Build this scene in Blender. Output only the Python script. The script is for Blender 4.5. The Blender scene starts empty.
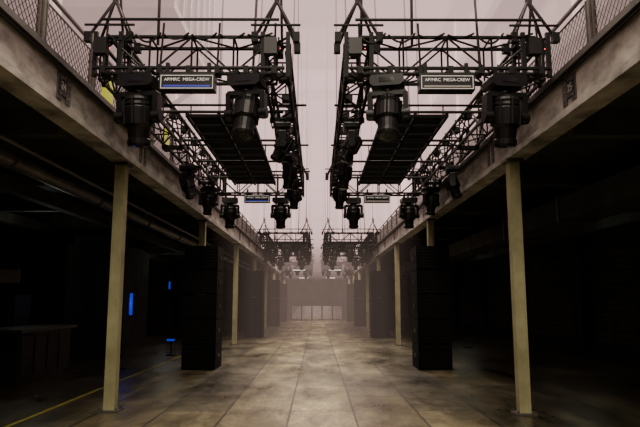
import bpy, math, random
from mathutils import Vector, Matrix
random.seed(4)
S=bpy.context.scene
COL=S.collection

# ---------------- materials ----------------
def newmat(name):
    m=bpy.data.materials.new(name); m.use_nodes=True
    nt=m.node_tree; b=nt.nodes['Principled BSDF']; return m,nt,b
def ramp(nt,fac,stops):
    r=nt.nodes.new('ShaderNodeValToRGB')
    el=r.color_ramp.elements
    while len(el)<len(stops): el.new(0.5)
    for e,(p,c) in zip(el,stops):
        e.position=p; e.color=(c[0],c[1],c[2],1)
    nt.links.new(fac,r.inputs[0]); return r
def noise(nt,scale,detail=6,rough=.6,vec=None,mapping=None):
    n=nt.nodes.new('ShaderNodeTexNoise'); n.inputs['Scale'].default_value=scale
    n.inputs['Detail'].default_value=detail; n.inputs['Roughness'].default_value=rough
    tc=nt.nodes.new('ShaderNodeTexCoord'); mp=nt.nodes.new('ShaderNodeMapping')
    if mapping: mp.inputs['Scale'].default_value=mapping
    nt.links.new(tc.outputs['Object'],mp.inputs['Vector']); nt.links.new(mp.outputs[0],n.inputs['Vector'])
    return n
def mat(name,c1,c2=None,rough=.6,metal=0,scale=3,mapping=None,bump=0,emit=None,es=0,spec=.5):
    m,nt,b=newmat(name)
    c2=c2 or c1
    n=noise(nt,scale,mapping=mapping)
    r=ramp(nt,n.outputs['Fac'],[(.35,c1),(.68,c2)])
    nt.links.new(r.outputs[0],b.inputs['Base Color'])
    b.inputs['Roughness'].default_value=rough; b.inputs['Metallic'].default_value=metal
    b.inputs['Specular IOR Level'].default_value=spec
    if bump:
        bp=nt.nodes.new('ShaderNodeBump'); bp.inputs['Strength'].default_value=bump
        nt.links.new(n.outputs['Fac'],bp.inputs['Height']); nt.links.new(bp.outputs[0],b.inputs['Normal'])
    if emit:
        b.inputs['Emission Color'].default_value=(*emit,1); b.inputs['Emission Strength'].default_value=es
    return m
M_black=mat('black_steel',(.003,.003,.003),(.008,.0075,.0075),.55,0,8,spec=.2)
M_body=mat('fixture_plastic',(.003,.003,.0035),(.006,.006,.0065),.4,0,10,spec=.3)
M_lens=mat('lens_glass',(.01,.01,.015),(.015,.015,.02),.1,0,3,spec=.3)
M_col=mat('worn_cream_paint',(.25,.235,.115),(.42,.40,.225),.5,0,3,(1,1,.6),.04)
M_fascia=mat('fascia_concrete',(.14,.13,.118),(.50,.465,.425),.75,0,2.6,(1,.8,1.6),.25)
M_lip=mat('fascia_steel',(.04,.035,.032),(.10,.09,.08),.5,.3,3)
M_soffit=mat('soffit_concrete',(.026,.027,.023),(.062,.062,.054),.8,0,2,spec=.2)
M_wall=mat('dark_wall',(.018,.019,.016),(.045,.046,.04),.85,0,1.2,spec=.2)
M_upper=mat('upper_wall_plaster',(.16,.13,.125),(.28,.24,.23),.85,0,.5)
M_pil=mat('upper_pilaster',(.5,.44,.43),(.68,.62,.6),.8,0,.6)
M_pier=mat('gallery_pier_plaster',(.2,.18,.17),(.3,.28,.26),.8,0,1.5)
M_ubeam=mat('upper_beam',(.02,.015,.015),(.04,.035,.035),.7,0,1)
M_speaker=mat('speaker_grille',(.003,.003,.003),(.006,.006,.006),.7,0,30,spec=.12)
M_rail=mat('railing_steel',(.05,.04,.035),(.10,.085,.075),.6,.1,4,spec=.2)
M_pipe=mat('pipe_metal',(.08,.076,.076),(.15,.14,.14),.4,.4,3)
M_grid=mat('panel_slats',(.002,.002,.002),(.005,.005,.005),.7,0,6,spec=.1)
M_white=mat('white_print',(.7,.68,.66),(.8,.78,.76),.6,emit=(.9,.85,.82),es=.25)
M_num=mat('number_print',(.25,.22,.2),(.34,.31,.29),.7)
M_blue=mat('blue_lamp',(.02,.05,.6),None,.4,emit=(.015,.06,1.0),es=.4)
M_bluedim=mat('blue_label',(.02,.03,.3),None,.4,emit=(.05,.08,1.0),es=.15)
M_red=mat('red_led',(.6,.02,.02),None,.4,emit=(1,.03,.05),es=5)
M_yel=mat('yellow_line_paint',(.28,.27,.03),(.45,.42,.05),.6,0,6)
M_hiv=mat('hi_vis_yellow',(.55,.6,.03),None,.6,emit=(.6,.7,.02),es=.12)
M_barr=mat('barrier_panel',(.2,.18,.165),(.32,.29,.27),.6,0,2)
M_lampw=mat('lamp_tube',(.9,.9,.9),None,.4,emit=(1,.85,.75),es=1.5)
M_furn=mat('dark_furniture',(.012,.011,.01),(.03,.026,.023),.5,0,4,spec=.2)

def floor_mat():
    m,nt,b=newmat('stained_concrete_floor')
    L=nt.links.new
    tc=nt.nodes.new('ShaderNodeTexCoord')
    mp=nt.nodes.new('ShaderNodeMapping'); mp.inputs['Rotation'].default_value=(0,0,math.pi/2); mp.inputs['Location'].default_value=(0,.39,0)
    L(tc.outputs['Object'],mp.inputs['Vector'])
    br=nt.nodes.new('ShaderNodeTexBrick'); br.inputs['Scale'].default_value=1
    br.inputs['Brick Width'].default_value=2.6; br.inputs['Row Height'].default_value=.92
    br.inputs['Mortar Size'].default_value=.016; br.inputs['Color1'].default_value=(.6,.6,.6,1)
    br.inputs['Color2'].default_value=(1.25,1.23,1.15,1); br.inputs['Mortar'].default_value=(.18,.16,.13,1)
    L(mp.outputs[0],br.inputs['Vector'])
    n1=noise(nt,.8,10,.7,mapping=(1,.5,1)); n2=noise(nt,14,8,.7,mapping=(1,.6,1)); n3=noise(nt,1.7,8,.68,mapping=(1.2,.3,1))
    r1=ramp(nt,n1.outputs['Fac'],[(.34,(.07,.062,.036)),(.5,(.19,.17,.105)),(.66,(.38,.345,.235))])
    r2=ramp(nt,n2.outputs['Fac'],[(.38,(.62,.60,.56)),(.6,(1.08,1.08,1.08))])
    r3=ramp(nt,n3.outputs['Fac'],[(.36,(.42,.39,.35)),(.5,(1,1,1)),(.66,(1.35,1.33,1.27))])
    def mul(a,c):
        x=nt.nodes.new('ShaderNodeMix'); x.data_type='RGBA'; x.blend_type='MULTIPLY'; x.inputs[0].default_value=1
        L(a,x.inputs[6]); L(c,x.inputs[7]); return x.outputs[2]
    # worn lane (irregular edge) with lit centre and gallery shade at margins painted in
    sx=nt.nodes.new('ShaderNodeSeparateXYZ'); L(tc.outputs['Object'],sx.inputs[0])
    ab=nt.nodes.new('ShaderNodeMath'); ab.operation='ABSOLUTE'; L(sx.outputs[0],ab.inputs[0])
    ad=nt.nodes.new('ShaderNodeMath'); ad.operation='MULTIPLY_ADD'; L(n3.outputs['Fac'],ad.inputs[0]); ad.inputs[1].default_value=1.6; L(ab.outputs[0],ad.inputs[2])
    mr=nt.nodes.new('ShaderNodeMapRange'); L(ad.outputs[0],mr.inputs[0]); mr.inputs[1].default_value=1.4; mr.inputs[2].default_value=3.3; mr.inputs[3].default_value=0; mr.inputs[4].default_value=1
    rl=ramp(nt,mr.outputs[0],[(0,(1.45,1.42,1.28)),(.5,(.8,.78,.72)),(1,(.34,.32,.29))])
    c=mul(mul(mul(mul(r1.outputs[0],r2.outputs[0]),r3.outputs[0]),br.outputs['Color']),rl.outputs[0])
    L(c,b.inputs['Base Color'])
    rr=ramp(nt,n1.outputs['Fac'],[(.35,(.24,)*3),(.65,(.5,)*3)])
    L(rr.outputs[0],b.inputs['Roughness'])
    bp=nt.nodes.new('ShaderNodeBump'); bp.inputs['Strength'].default_value=.2; bp.inputs['Distance'].default_value=.015
    L(n2.outputs['Fac'],bp.inputs['Height']); L(bp.outputs[0],b.inputs['Normal'])
    return m
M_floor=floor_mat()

# ---------------- mesh builder ----------------
class MB:
    def __init__(s): s.v=[]; s.f=[]; s.mi=[]; s.mats=[]; s.sm=[]
    def m(s,mt):
        if mt not in s.mats: s.mats.append(mt)
        return s.mats.index(mt)
    def add(s,vs,fs,mt,smooth=False):
        o=len(s.v); s.v+= [tuple(v) for v in vs]; k=s.m(mt)
        for f in fs: s.f.append(tuple(i+o for i in f)); s.mi.append(k); s.sm.append(smooth)
    def box(s,a,b,mt):
        x0,y0,z0=a; x1,y1,z1=b
        vs=[(x0,y0,z0),(x1,y0,z0),(x1,y1,z0),(x0,y1,z0),(x0,y0,z1),(x1,y0,z1),(x1,y1,z1),(x0,y1,z1)]
        s.add(vs,[(0,3,2,1),(4,5,6,7),(0,1,5,4),(1,2,6,5),(2,3,7,6),(3,0,4,7)],mt)
    def cbox(s,c,d,mt): s.box([c[i]-d[i]/2 for i in range(3)],[c[i]+d[i]/2 for i in range(3)],mt)
    def prism(s,poly,y0,y1,mt):  # poly in xz
        n=len(poly); vs=[(p[0],y0,p[1]) for p in poly]+[(p[0],y1,p[1]) for p in poly]
        fs=[tuple(range(n)),tuple(reversed(range(n,2*n)))]+[(i,i+n,(i+1)%n+n,(i+1)%n) for i in range(n)]
        s.add(vs,fs,mt)
    def rod(s,p,q,r,mt,n=6,r2=None):
        p=Vector(p); q=Vector(q); d=(q-p)
        if d.length<1e-6: return
        z=d.normalized(); a=Vector((0,0,1)) if abs(z.z)<.9 else Vector((1,0,0))
        x=z.cross(a).normalized(); y=z.cross(x); r2=r if r2 is None else r2
        vs=[]
        for c,rr in ((p,r),(q,r2)):
            for i in range(n):
                t=2*math.pi*(i+.5)/n; vs.append(c+x*math.cos(t)*rr+y*math.sin(t)*rr)
        fs=[(i,(i+1)%n,(i+1)%n+n,i+n) for i in range(n)]
        s.add(vs,fs,mt,n>6); s.add(vs[:n],[tuple(reversed(range(n)))],mt); s.add(vs[n:],[tuple(range(n))],mt)
    def lathe(s,prof,T,mt,n=20):
        vs=[];fs=[]
        for z,r in prof:
            for i in range(n):
                t=2*math.pi*i/n; vs.append(T@Vector((math.cos(t)*r,math.sin(t)*r,z)))
        for k in range(len(prof)-1):
            for i in range(n): fs.append((k*n+i,k*n+(i+1)%n,(k+1)*n+(i+1)%n,(k+1)*n+i))
        s.add(vs,fs,mt,False)
        s.add(vs[:n],[tuple(reversed(range(n)))],mt); s.add(vs[-n:],[tuple(range(n))],mt)
    def path(s,pts,r,mt,n=5):
        for a,b in zip(pts[:-1],pts[1:]): s.rod(a,b,r,mt,n)
    def mesh(s,name):
        me=bpy.data.meshes.new(name); me.from_pydata(s.v,[],s.f)
        for mt in s.mats: me.materials.append(mt)
        me.polygons.foreach_set('material_index',s.mi); me.polygons.foreach_set('use_smooth',s.sm)
        me.update(); return me
    def obj(s,name,loc=(0,0,0)):
        o=bpy.data.objects.new(name,s.mesh(name)); o.location=loc; COL.objects.link(o); return o
def inst(me,name,loc,rz=0,sc=1):
    o=bpy.data.objects.new(name,me); o.location=loc; o.rotation_euler=(0,0,rz); o.scale=(sc,)*3
    COL.objects.link(o); return o
def sag(p,q,d,n=8):
    p=Vector(p);q=Vector(q)
    return [p.lerp(q,i/n)+Vector((0,0,-d*4*(i/n)*(1-i/n))) for i in range(n+1)]

Y0,Y1=-6,60
SX=9.0      # side wall under galleries
UX=7.0      # upper wall
ZR=18
# ---------------- shell ----------------
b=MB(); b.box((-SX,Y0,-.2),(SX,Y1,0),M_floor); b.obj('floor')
for sgn,nm in ((-1,'left'),(1,'right')):
    b=MB(); xs=sorted((sgn*SX,sgn*(SX+.2)))
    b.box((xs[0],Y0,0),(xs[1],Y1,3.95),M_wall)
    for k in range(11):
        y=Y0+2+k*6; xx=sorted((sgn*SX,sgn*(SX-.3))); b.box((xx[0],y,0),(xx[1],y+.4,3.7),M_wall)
    b.obj('wall_'+nm)
    b=MB(); xs=sorted((sgn*UX,sgn*(UX+.3)))
    b.box((xs[0],Y0,3.95),(xs[1],Y1,ZR),M_upper)
    for k in range(11):
        y=Y0+1+k*6.3; xx=sorted((sgn*UX,sgn*(UX-.5)))
        b.box((xx[0],y,4.1),(xx[1],y+.5,ZR),M_pil)
        if k%2==0: 
            xx=sorted((sgn*UX,sgn*(UX-.15))); b.box((xx[0],y+1.5,5),(xx[1],y+4.6,7.2),M_ubeam)
    for z in (7.8,11.4,14.8):
        xx=sorted((sgn*UX,sgn*(UX-.9))); b.box((xx[0],Y0,z),(xx[1],Y1,z+.45),M_ubeam)
    b.obj('wall_upper_'+nm)
# made-up cabin, added as a dark mass for the darker upper left
b=MB(); b.box((-6.9,15,9.4),(-3.9,21,13.4),M_ubeam)
for k in range(7): b.box((-3.92,15.2+k*.95,9.4),(-3.82,15.3+k*.95,13.4),M_lip)
for k in range(4): b.box((-6.6+k*.75,14.94,9.8),(-6.05+k*.75,15.0,12.8),M_lip)
b.box((-6.95,14.8,9.2),(-3.75,21.2,9.4),M_lip)
for y in (15.3,20.6): b.rod((-6.9,y,7.2),(-4.1,y,9.25),.09,M_ubeam,8)
b.obj('added_dark_cabin')
b=MB(); b.box((-SX,Y0-.2,0),(SX,Y0,ZR),M_wall); b.obj('wall_back')
b=MB(); b.box((-SX,Y1,0),(SX,Y1+.3,ZR),M_upper)
for x in (-5.6,-4,-2.4,-1.0,1.0,2.4,4,5.6): b.box((x-.22,Y1-.5,4.5),(x+.22,Y1,ZR),M_pil)
for z in (6.5,9.5,12.5,15.5): b.box((-UX,Y1-.35,z),(UX,Y1,z+.35),M_ubeam)
b.box((-3,Y1-.1,0),(3,Y1,4.4),M_wall)
b.obj('wall_far')
b=MB(); b.box((-SX,Y0,ZR),(SX,Y1,ZR+.3),M_upper)
for k in range(11):
    y=Y0+1+k*6.3; b.box((-UX,y,ZR-.7),(UX,y+.3,ZR),M_ubeam)
b.obj('ceiling')

# ---------------- galleries ----------------
EX=2.9
for sgn,nm in ((-1,'left'),(1,'right')):
    def X(a,c): return sorted((sgn*a,sgn*c))
    b=MB()
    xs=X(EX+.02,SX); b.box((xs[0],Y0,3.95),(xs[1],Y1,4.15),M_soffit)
    y=Y0
    while y<Y1-.1:
        y2=min(y+3.15,Y1); xs=X(EX,EX+.22); b.box((xs[0],y+.012,3.78),(xs[1],y2-.012,4.2),M_fascia); 
        for yy in (y+.12,y2-.12):
            xs=X(EX-.012,EX); b.box((xs[0],yy-.06,3.84),(xs[1],yy+.06,4.14),M_lip)
            for zz in (3.9,3.99,4.08): b.rod((sgn*(EX-.012),yy,zz),(sgn*(EX-.03),yy,zz),.014,M_pipe,6)
        y=y2
    xs=X(EX-.07,EX+.24); b.box((xs[0],Y0,4.2),(xs[1],Y1,4.27),M_lip)
    xs=X(EX-.05,EX+.24); b.box((xs[0],Y0,3.70),(xs[1],Y1,3.78),M_fascia)
    xs=X(EX+.2,EX+.24); b.box((xs[0],Y0,3.78),(xs[1],Y1,3.95),M_lip)
    b.rod((sgn*(EX-.03),Y0,4.17),(sgn*(EX-.03),Y1,4.17),.018,M_black,6)
    for k in range(22):
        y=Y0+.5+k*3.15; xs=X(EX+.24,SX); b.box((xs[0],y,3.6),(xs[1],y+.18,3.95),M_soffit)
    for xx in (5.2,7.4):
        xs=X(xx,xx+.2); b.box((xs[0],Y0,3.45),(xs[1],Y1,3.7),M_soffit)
    b.obj('gallery_floor_slab_'+nm)
    b=MB(); rx=sgn*3.2; zt=5.22; zb=4.28
    b.box((min(rx-.05,rx+.05),Y0,4.15),(max(rx-.05,rx+.05),Y1,zb+.02),M_lip)
    for z in (zt,zb+.1): b.rod((rx,Y0,z),(rx,Y1,z),.028,M_rail,6)
    b.rod((rx,Y0,zt-.12),(rx,Y1,zt-.12),.014,M_rail,5)
    y=Y0
    while y<=Y1:
        b.box((rx-.03,y-.03,4.2),(rx+.03,y+.03,zt),M_rail)
        b.box((rx-.02,y-.10,4.35),(rx+.02,y-.075,zt-.1),M_rail); b.box((rx-.02,y+.075,4.35),(rx+.02,y+.10,zt-.1),M_rail)
        y+=1.575
    y=0.0
    h=zt-.12-(zb+.1)
    while y<34:
        b.rod((rx,y,zb+.1),(rx,y+h,zt-.12),.0055,M_rail,3); b.rod((rx,y+h,zb+.1),(rx,y,zt-.12),.0055,M_rail,3)
        y+=.11
    b.obj('mesh_railing_'+nm)

# columns
cb=MB()
w=.08
cb.box((-w,-w,0.02),(-w+.022,w,3.70),M_col); cb.box((w-.022,-w,.02),(w,w,3.70),M_col); cb.box((-w+.022,-w+.012,.02),(w-.022,-w+.045,3.70),M_col)
cb.box((-w+.022,w-.045,.02),(w-.022,w-.02,3.70),M_col)
cb.box((-.15,-.15,0),(.15,.15,.025),M_lip); cb.box((-.13,-.14,3.66),(.13,.14,3.70),M_lip)
for x in (-.115,.115):
    for y in (-.115,.115): cb.rod((x,y,.02),(x,y,.06),.015,M_lip,6)
cm=cb.mesh('support_column')
for k in range(8):
    for sgn in (-1,1): inst(cm,'support_column',(sgn*3.01+(-.01 if sgn<0 else -.06),9.1+6.65*k-(.25 if sgn>0 else 0),0))
def text(body,size,loc,rot,mt,name,parent=None):
    cu=bpy.data.curves.new(name,'FONT'); cu.body=body; cu.size=size; cu.extrude=.002; cu.align_x='CENTER'; cu.align_y='CENTER'
    cu.materials.append(mt); o=bpy.data.objects.new(name,cu); COL.objects.link(o); o.location=loc; o.rotation_euler=rot
    if parent: o.parent=parent
    return o
for sgn,t in ((-1,'24'),(1,'25')):
    b=MB(); xs=sorted((0,-sgn*.02)); b.box((xs[0],-.1,-.1),(xs[1],.1,.1),M_body)
    o=b.obj('bay_number_sign',(sgn*(EX),6.55,4.0))
    text(t,.13,(-sgn*.024,0,0),(math.pi/2,0,-sgn*math.pi/2),M_num,'digits',o)

# ---------------- truss frames ----------------
def truss(b,p,q,w=.34,h=.46,step=.5,r=.025):
    p=Vector(p);q=Vector(q);d=(q-p);L=d.length;u=d.normalized();s=Vector((-u.y,u.x,0))
    cs=[s*(w/2),-s*(w/2),s*(w/2)+Vector((0,0,h)),-s*(w/2)+Vector((0,0,h))]
    for c in cs: b.rod(p+c,q+c,r,M_black,6)
    n=max(2,round(L/step)); 
    for i in range(n+1):
        a=p+u*(L*i/n)
        for i1,i2 in ((0,1),(2,3),(0,2),(1,3)):
            if i in(0,n) or i1!=0 or i2!=1 or i%2==0: b.rod(a+cs[i1],a+cs[i2],r*.55,M_black,5)
        if i<n:
            a2=p+u*(L*(i+1)/n); f=i%2
            for i1,i2 in ((0,2),(1,3),(2,3),(0,1)):
                A,B=(i1,i2) if f else (i2,i1)
                b.rod(a+cs[A],a2+cs[B],r*.55,M_black,5)
def build_frame(x0,x1,y0,y1,z,name):
    b=MB()
    truss(b,(x0,y0,z),(x1,y0,z)); truss(b,(x0,y1,z),(x1,y1,z))
    truss(b,(x0,y0,z),(x0,y1,z),.3,.46,.6); truss(b,(x1,y0,z),(x1,y1,z),.3,.46,.6)
    for x in (x0,x1):
        for y in (y0,y1):
            for dx in(-.15,.15):
                for dy in (-.17,.17): b.box((x+dx-.025,y+dy-.025,z-.04),(x+dx+.025,y+dy+.025,z+.52),M_black)
            for zz in (z,z+.46):
                b.rod((x-.15,y-.17,zz),(x+.15,y+.17,zz),.016,M_black,5); b.rod((x-.15,y+.17,zz),(x+.15,y-.17,zz),.016,M_black,5)
    sg=1 if x0>0 else -1
    b.rod((x0-.12,y0-.3,z+.02),(x1+.12,y0-.3,z+.02),.024,M_black,6)
    b.rod((x0-.05,y0-.3,z+.62),(x1+.05,y0-.3,z+.62),.02,M_black,6)
    n=7
    for i in range(n):
        x=x0+(x1-x0)*i/(n-1); b.box((x-.03,y0-.33,z-.05),(x+.03,y0-.15,z+.04),M_black); 
        if i%2==0: b.rod((x,y0-.3,z+.02),(x,y0-.2,z+.62),.014,M_black,5)
    for k in range(1,5):
        y=y0+(y1-y0)*k/5; b.rod((x0,y,z+.1),(x1,y,z+.1),.024,M_black,6)
        for x in (x0,x1):
            b.box((x-.2,y-.05,z-.06),(x+.2,y+.05,z+.0),M_black)
    for k in range(9):
        y=y0+.4+(y1-y0-.8)*k/8
        for x in (x0,x1): b.box((x-.06,y-.1,z+.46),(x+.06,y+.1,z+.56),M_black); b.rod((x,y,z+.5),(x,y,z+.72),.012,M_black,5)
    for k in range(9):
        y=y0+.3+(y1-y0-.6)*k/9
        for x in (x0,x1):
            b.path(sag((x+.16*sg,y,z+.08),(x+.16*sg,y+.85,z+.08),random.uniform(.08,.25)),.011,M_black)
            b.path(sag((x-.1*sg,y,z+.48),(x-.1*sg,y+.85,z+.5),random.uniform(.02,.12)),.018,M_black)
    for k in range(6):
        xa=x0+(x1-x0)*k/6; b.path(sag((xa,y0-.18,z+.05),(xa+(x1-x0)/6,y0-.18,z+.05),random.uniform(.06,.2)),.012,M_black)
        b.path(sag((xa,y0-.2,z+.48),(xa+(x1-x0)/6*.9,y0-.2,z+.5),random.uniform(.03,.12)),.014,M_black)
    # cable picks dropping from the roof
    for (cx,cy) in ((x0+.6,y0+.1),(x1-.35,y0+1.2),(x0+.15,y1-.6),(x1-.2,y1+.1),((x0+x1)/2,y1)):
        pts=[Vector((cx,cy,z+.5))+Vector((.1*math.sin(t*5+cx),.05*math.cos(t*4),(ZR-.8-z-.5)*t)) for t in [i/12 for i in range(13)]]
        b.path(pts,.02,M_black,5)
    for x in (x0,x1):
        for y in (y0,y1):
            ap=Vector((x,y,z+1.02))
            for dx in (-.25,.25):
                for dy in(-.16,.16):
                    b.rod((x+dx,y+dy,z+.46),ap,.02,M_black,5)
                    b.box((x+dx-.04,y+dy-.04,z+.4),(x+dx+.04,y+dy+.04,z+.52),M_black)
            b.rod((x-.3,y-.16,z+.62),(x+.3,y-.16,z+.62),.016,M_black,5)
            b.rod((x,y,z+.97),(x,y,z+1.2),.035,M_black,8)
            b.rod((x,y,z+1.2),(x,y,ZR-1.5),.014,M_black,5)
            # chain hoist body hung near the roof
            b.cbox((x,y,ZR-1.35),(.26,.2,.42),M_black); b.rod((x-.2,y,ZR-1.35),(x+.2,y,ZR-1.35),.1,M_black,12); b.rod((x,y,ZR-1.2),(x,y,ZR-.8),.02,M_black,6)
            b.path(sag((x+.05,y,z+1.15),(x+.06,y+.3,z+.5),.15),.018,M_black)
            b.cbox((x-.05,y-.26,z+.3),(.15,.1,.2),M_body)
            b.box((x+.06,y-.3,z+.26),(x+.068,y-.29,z+.268),M_red)
    return b.obj(name)
def build_slats(x0,x1,y0,y1,z):
    b=MB()
    xm=(x0+x1)/2
    for x in (x0,x1,xm): b.box((x-.02,y0,z-.03),(x+.02,y1,z+.05),M_grid)
    n=int((y1-y0)/.5)
    s=(y1-y0)/n
    for i in range(n):
        y=y0+s*i
        for xa,xb in ((x0,xm),(xm,x1)):
            b.box((xa+.012,y+.03,z-.03),(xb-.012,y+.055,z+.02),M_grid)
            for k in range(4):
                q=(s-.06)/4; yy=y+.05+k*q; b.box((xa+.03,yy,z-.005),(xb-.03,yy+q-.022,z+.01),M_grid)
    for y in (y0+.3,(y0+y1)/2,y1-.3):
        for x in (x0,x1): b.rod((x,y,z),(x,y,z+.25),.012,M_grid,5)
        b.rod((x0-.75,y,z+.25),(x1+.85,y,z+.25),.02,M_grid,6)
    return b.obj('led_panel_grid')

def head_mesh(tilt,name):
    b=MB()
    for x in (-.13,.13):
        b.box((x-.025,-.04,-.06),(x+.025,.04,.03),M_black); b.rod((x,-.05,.02),(x,.05,.02),.035,M_black,8)
    b.prism([(-.2,-.06),(-.22,-.09),(-.22,-.17),(-.17,-.21),(.17,-.21),(.22,-.17),(.22,-.09),(.2,-.06)],-.16,.16,M_body)
    b.box((-.1,-.168,-.16),(.1,-.16,-.1),M_lens)
    b.rod((0,0,-.2),(0,0,-.26),.09,M_body,14)
    b.prism([(-.24,-.25),(-.26,-.29),(-.2,-.31),(.2,-.31),(.26,-.29),(.24,-.25)],-.07,.07,M_body)
    for s in (-1,1):
        xx=sorted((s*.2,s*.265))
        b.add([(xx[0],-.08,-.28),(xx[1],-.08,-.28),(xx[1],.08,-.28),(xx[0],.08,-.28),
               (xx[0],-.05,-.62),(xx[1],-.05,-.62),(xx[1],.05,-.62),(xx[0],.05,-.62)],
              [(0,1,2,3),(7,6,5,4),(0,4,5,1),(1,5,6,2),(2,6,7,3),(3,7,4,0)],M_body)
        b.rod((s*.18,0,-.55),(s*.285,0,-.55),.075,M_body,14)
    T=Matrix.Translation((0,0,-.55))@Matrix.Rotation(tilt,4,'X')
    prof=[(-.36,.125),(-.33,.14),(-.28,.14),(-.27,.125),(-.14,.14),(-.1,.175),(.1,.18),(.12,.165),(.14,.175),(.17,.165),(.2,.17),(.23,.15),(.27,.1)]
    b.lathe(prof,T,M_body,18)
    b.lathe([(-.362,.105),(-.368,.06)],T,M_lens,18)
    for a in range(8):
        t=a*math.pi/4; c,s=math.cos(t),math.sin(t)
        p=T@Vector((c*.18,s*.18,-.1)); q=T@Vector((c*.175,s*.175,.2)); b.rod(p,q,.014,M_body,5)
    b.rod(T@Vector((.09,.15,-.02)),T@Vector((.09,.22,.03)),.012,M_body,5)
    return b.mesh(name)
HM=[head_mesh(math.radians(t),'moving_head_light') for t in (8,-20,28,4)]

def bar_light(x,y,z,nm='strobe_bar_light'):
    b=MB()
    b.box((-.32,-.06,-.2),(.32,.1,0),M_body)
    for a,c in (((-.3,-.068,-.038),(.3,-.06,-.032)),((-.3,-.068,-.19),(.3,-.06,-.184)),((-.3,-.068,-.19),(-.294,-.06,-.035)),((.294,-.068,-.19),(.3,-.06,-.035))):
        b.box(a,c,M_white)
    b.box((-.27,-.07,-.172),(.27,-.062,-.15),M_bluedim if x<0 else M_num)
    for xx in (-.24,.24): b.box((xx-.02,-.02,0),(xx+.02,.04,.14),M_black)
    o=b.obj(nm,(x,y,z))
    text('AP/MRC  MEGA-CREW',.052,(0,-.069,-.085),(math.pi/2,0,0),M_white,'label_text',o)
    return o

ZT=4.27
for fi,(ya,yb) in enumerate(((7.0,15.0),(28,36),(43,50))):
    for (xa,xb) in ((-2.5,-.5),(2.62,.5)):
        x0,x1=min(xa,xb),max(xa,xb)
        build_frame(x0,x1,ya,yb,ZT,'lighting_truss')
        sg=-1 if xa<0 else 1
        build_slats(min(sg*1.98,sg*1.02),max(sg*1.98,sg*1.02),ya+1.8,yb-.7,ZT+.12)
        def H(x,y,k,sc,rz=0): inst(HM[k],'moving_head_light',(x,y,ZT-.05),rz,sc)
        H(xa+.44*(-sg),ya-.3,0,.95,.15*sg); H(xb+.32*sg,ya-.3,1,.88,-.2)
        H(xb,ya+1.6,2,.68,math.pi/2); H(xb,ya+3.6,0,.7,1.2); H(xb,ya+6.0,3,.7,.8)
        H(xa,ya+4.4,1,.75,1.4); H(xa,ya+6.6 if fi<2 else ya+5.6,0,.75,.5)
        if fi: H(xa+1.1*(-sg),ya-.3,3,.95,0); H(xa,ya+2,2,.85,1)
        H(xa+.3*(-sg),yb+.0,3,.9,.1); H(xb+.42*sg,yb+.0,0,.9,-.1)
        if fi==0: bar_light(sg*1.5,ya-.32,ZT-.07); bar_light(sg*1.5,yb-.2,ZT-.05)

# ---------------- speaker stacks ----------------
def speaker():
    b=MB(); W,D=.78,.95; n=5; h=2.9/n
    for i in range(n):
        z=i*h
        b.box((-W/2,0,z+.008),(W/2,D,z+h-.008),M_speaker)
        b.box((-W/2+.04,-.02,z+.04),(W/2-.04,0,z+h-.04),M_speaker)
        for k in range(7):
            zz=z+.07+k*(h-.14)/6; b.box((-W/2+.04,-.032,zz-.008),(W/2-.04,-.02,zz+.008),M_body)
        for s in (-1,1):
            b.box((s*W/2-.012,.3,z+h*.45),(s*W/2+.012,.55,z+h*.6),M_body)
            b.box((s*W/2-.008,.02,z+.03),(s*W/2+.008,.06,z+h-.03),M_black)
    return b.mesh('speaker_stack')
sm=speaker()
for y in (14.3,26.4,38,47.3):
    for s in (-1,1): inst(sm,'speaker_stack',(s*2.76,y,0))

# ---------------- far end barrier ----------------
b=MB()
for i in range(5):
    x=-2.1+i*.84
    b.box((x+.03,50,.12),(x+.81,50.04,1.15),M_barr)
    for xx in (x+.03,x+.81): b.rod((xx,50,0),(xx,50,1.2),.025,M_rail,6)
    b.rod((x,50,1.2),(x+.84,50,1.2),.025,M_rail,6); b.rod((x+.4,50,.6),(x+.4,50.7,.0),.02,M_rail,6); 
b.obj('crowd_barrier')

# ---------------- under-gallery services ----------------
b=MB()
b.rod((-4.0,Y0,3.42),(-4.0,50,3.42),.11,M_pipe,14); b.rod((-3.6,Y0,3.45),(-3.6,50,3.45),.03,M_pipe,8)
for k in range(17): b.rod((-4.0,Y0+1+3.15*k,3.42),(-4.0,Y0+1.05+3.15*k,3.42),.135,M_lip,14); b.rod((-4.0,Y0+1.02+3.15*k,3.5),(-4.0,Y0+1.02+3.15*k,3.95),.012,M_lip,5)
b.obj('service_pipe')
b=MB(); b.box((4.3,Y0+.02,3.0),(4.9,50,3.4),M_soffit)
for k in range(17): b.box((4.27,Y0+1+3.1*k,2.97),(4.93,Y0+1.08+3.1*k,3.43),M_lip)
for k in range(17):
    for x in (4.35,4.85): b.rod((x,Y0+1.04+3.1*k,3.43),(x,Y0+1.04+3.1*k,3.94),.01,M_lip,5)
b.obj('air_duct')
b=MB(); b.box((-6.9,17,0),(-6.7,24,3.45),M_soffit); b.box((-6.7,17,0),(-5.4,17.15,3.45),M_wall); b.box((-6.66,17.4,1.0),(-6.6,20,2.6),M_barr)
b.box((-6.5,16.94,.9),(-6.2,17,1.5),M_furn); b.rod((-5.55,16.95,0),(-5.55,16.95,3.4),.035,M_pipe,8); b.rod((-5.7,16.96,1.6),(-5.7,16.96,3.4),.02,M_pipe,6); b.obj('partition_wall')
def counter(x,y):
    b=MB(); b.box((-.45,-1.2,.1),(.35,1.2,1.0),M_furn); b.box((-.5,-1.3,1.0),(.45,1.3,1.06),M_lip); b.box((-.4,-1.1,0),(.25,1.1,.1),M_lip)
    for i in range(4): b.box((.35,-1.1+i*.56,.18),(.37,-.62+i*.56,.92),M_furn)
    return b.obj('service_counter',(x,y,0))
counter(-5.9,12.6)
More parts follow.
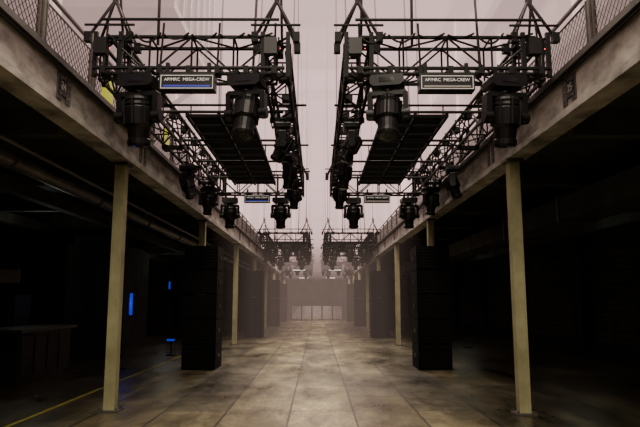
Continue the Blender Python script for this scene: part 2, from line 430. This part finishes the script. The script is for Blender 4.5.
b=MB(); b.box((-.4,-.4,.12),(.4,.4,1.75),M_furn); b.box((-.36,-.42,.9),(.36,-.4,1.65),M_lens); b.box((-.4,-.43,.2),(.4,-.4,.8),M_lip)
for x in(-.33,.33):
    for y in (-.33,.33): b.rod((x,y,0),(x,y,.12),.05,M_black,8)
b.rod((.3,-.43,1.0),(.3,-.43,1.5),.015,M_pipe,6); b.obj('drinks_fridge',(-7.4,14.5,0))
b=MB(); b.box((-.3,-.02,-.14),(.3,.02,.14),M_barr); b.rod((-.25,0,.14),(-.25,0,1.5),.008,M_lip,4); b.rod((.25,0,.14),(.25,0,1.5),.008,M_lip,4)
b.obj('hanging_sign',(-6.5,12.6,2.1))
b=MB(); b.box((-8.3,20,0),(-7.0,20.4,3.45),M_pier); b.box((-8.0,19.93,1.2),(-7.7,20,1.7),M_body); b.box((-7.6,19.95,1.9),(-7.3,20,2.3),M_furn); b.rod((-7.15,19.96,0),(-7.15,19.96,3.45),.04,M_pipe,8); b.obj('partition_wall')
def blue(x,y,z,d,nm):
    b=MB(); b.box((-d[0]/2,-d[1]/2,-d[2]/2),(d[0]/2,d[1]/2,d[2]/2),M_blue)
    b.box((-d[0]/2-.02,d[1]/2,-d[2]/2-.03),(d[0]/2+.02,d[1]/2+.05,d[2]/2+.03),M_black)
    return b.obj(nm,(x,y,z))
blue(-5.17,16.9,1.5,(.08,.05,.6),'blue_wall_lamp'); blue(-5.9,24.2,2.2,(.06,.05,.3),'blue_wall_lamp'); blue(-4.3,18,.45,(.22,.05,.06),'blue_floor_lamp') 
b=MB(); b.rod((0,0,0),(0,0,.42),.02,M_black,6); b.box((-.12,-.12,0),(.12,.12,.03),M_black); b.obj('floor_lamp_stand',(-4.3,18.08,0))
l=bpy.data.lights.new('blue_glow','POINT'); l.energy=1.5; l.color=(.05,.12,1); l.shadow_soft_size=.1
o=bpy.data.objects.new('blue_glow',l); o.location=(-5.3,16.7,1.5); COL.objects.link(o)
def case(x,y,s=1,h=1.0):
    b=MB(); b.box((-.5,-.35,.14),(.5,.35,h),M_furn)
    for z in (.14,h*.7,h-.03): b.box((-.51,-.36,z),(.51,.36,z+.03),M_pipe)
    for xx in(-.5,.5):
        for yy in(-.35,.35): b.box((xx-.02,yy-.02,.14),(xx+.02,yy+.02,h),M_pipe)
    for xx in(-.4,.4):
        for yy in(-.25,.25): b.rod((xx-.03,yy,.06),(xx+.03,yy,.06),.06,M_black,10); b.box((xx-.03,yy-.03,.08),(xx+.03,yy+.03,.14),M_lip)
    return b.obj('flight_case',(x,y,0))
case(-5.2,28)
b=MB()
for k in range(6):
    y=9+k*6
    for i in range(14): b.box((8.9,y,.3+i*.2),(8.96,y+4.4,.47+i*.2),M_soffit)
b.obj('roller_shutter')
b=MB(); b.box((-4.0,0,0),(-3.94,40,.004),M_yel); b.obj('floor_marking_line')
for y,z,s in ((8.55,4.72,1.1),(12.0,4.95,.9)):
    b=MB(); b.box((-.04,-.13*s,-.3*s),(.03,.13*s,.26*s),M_hiv); b.box((-.055,-.15*s,.2*s),(.04,.15*s,.26*s),M_black); b.box((-.055,-.15*s,-.34*s),(.04,.15*s,-.3*s),M_black)
    b.rod((0,-.08,.25*s),(-.06,-.08,.32*s),.012,M_black,5); b.rod((0,.08,.25*s),(-.06,.08,.32*s),.012,M_black,5); b.obj('hi_vis_banner_sign',(-3.1,y,z))
for x in (-1.2,1.2):
    for y in (40,54):
        b=MB(); b.rod((-.4,0,0),(.4,0,0),.03,M_lampw,8); b.box((-.42,-.04,.03),(.42,.04,.08),M_lip)
        for xx in (-.35,.35): b.rod((xx,0,.08),(xx,0,1.8),.006,M_lip,4)
        b.obj('batten_light',(x,y,3.6))

# ---------------- haze ----------------
def haze(name,a,c,dens,col,L):
    m=bpy.data.materials.new(name); m.use_nodes=True; nt=m.node_tree; nt.nodes.clear()
    out=nt.nodes.new('ShaderNodeOutputMaterial'); ab=nt.nodes.new('ShaderNodeVolumeAbsorption'); em=nt.nodes.new('ShaderNodeEmission'); ad=nt.nodes.new('ShaderNodeAddShader')
    ab.inputs['Color'].default_value=(0,0,0,1); ab.inputs['Density'].default_value=dens
    em.inputs['Color'].default_value=(*col,1); em.inputs['Strength'].default_value=dens*L  # lit look of the haze painted as own emission, also ambient fill
    nt.links.new(ab.outputs[0],ad.inputs[0]); nt.links.new(em.outputs[0],ad.inputs[1]); nt.links.new(ad.outputs[0],out.inputs['Volume'])
    b=MB(); b.box(a,c,m); return b.obj(name)
haze('haze_upper',(-UX+.01,Y0+.01,5.0),(UX-.01,Y1-.6,ZR-.75),.045,(1,.67,.63),1.4)
haze('haze_corridor',(-2.86,16,.02),(2.86,Y1-.7,3.6),.015,(1,.70,.58),.32)
haze('haze_far_bank',(-2.86,37.5,3.62),(2.86,Y1-.7,4.98),.06,(1,.67,.6),.5)

# ---------------- lights ----------------
def area(name,loc,rot,sx,sy,e,col):
    l=bpy.data.lights.new(name,'AREA'); l.shape='RECTANGLE'; l.size=sx; l.size_y=sy; l.energy=e; l.color=col
    o=bpy.data.objects.new(name,l); o.location=loc; o.rotation_euler=rot; COL.objects.link(o); return o
area('roof_light',(0,20,ZR-1),(0,0,0),3,50,15500,(1,.87,.70))
area('front_fill_light',(0,-3,9),(math.radians(30),0,0),4,3,1050,(1,.9,.70))  # added unseen fill behind the camera, brightens the column fronts
area('end_flood',(0,40,9),(math.radians(100),0,0),4,3,8000,(1,.76,.72))
def pt(nm,p,e,c):
    l=bpy.data.lights.new(nm,'POINT'); l.energy=e; l.color=c; l.shadow_soft_size=.3
    o=bpy.data.objects.new(nm,l); o.location=p; COL.objects.link(o)
for y in (3,15,27): pt('gallery_fill_light',(6.4,y,3.1),6,(.92,1,.8)); pt('gallery_fill_light',(-6.4,y-1,3.1),9,(.95,.98,.85))  # weak fill added under the galleries to lift dark detail, no fittings
w=bpy.data.worlds.new('world'); S.world=w; w.use_nodes=True; w.node_tree.nodes['Background'].inputs[0].default_value=(.02,.018,.017,1)

# ---------------- camera ----------------
cam=bpy.data.cameras.new('camera'); cam.lens=600/640*36; cam.sensor_width=36; cam.clip_start=.05; cam.clip_end=200
co=bpy.data.objects.new('camera',cam); co.location=(0,0,1.6)
co.rotation_euler=(math.radians(90+8.25),0,math.radians(-.28)); COL.objects.link(co); S.camera=co
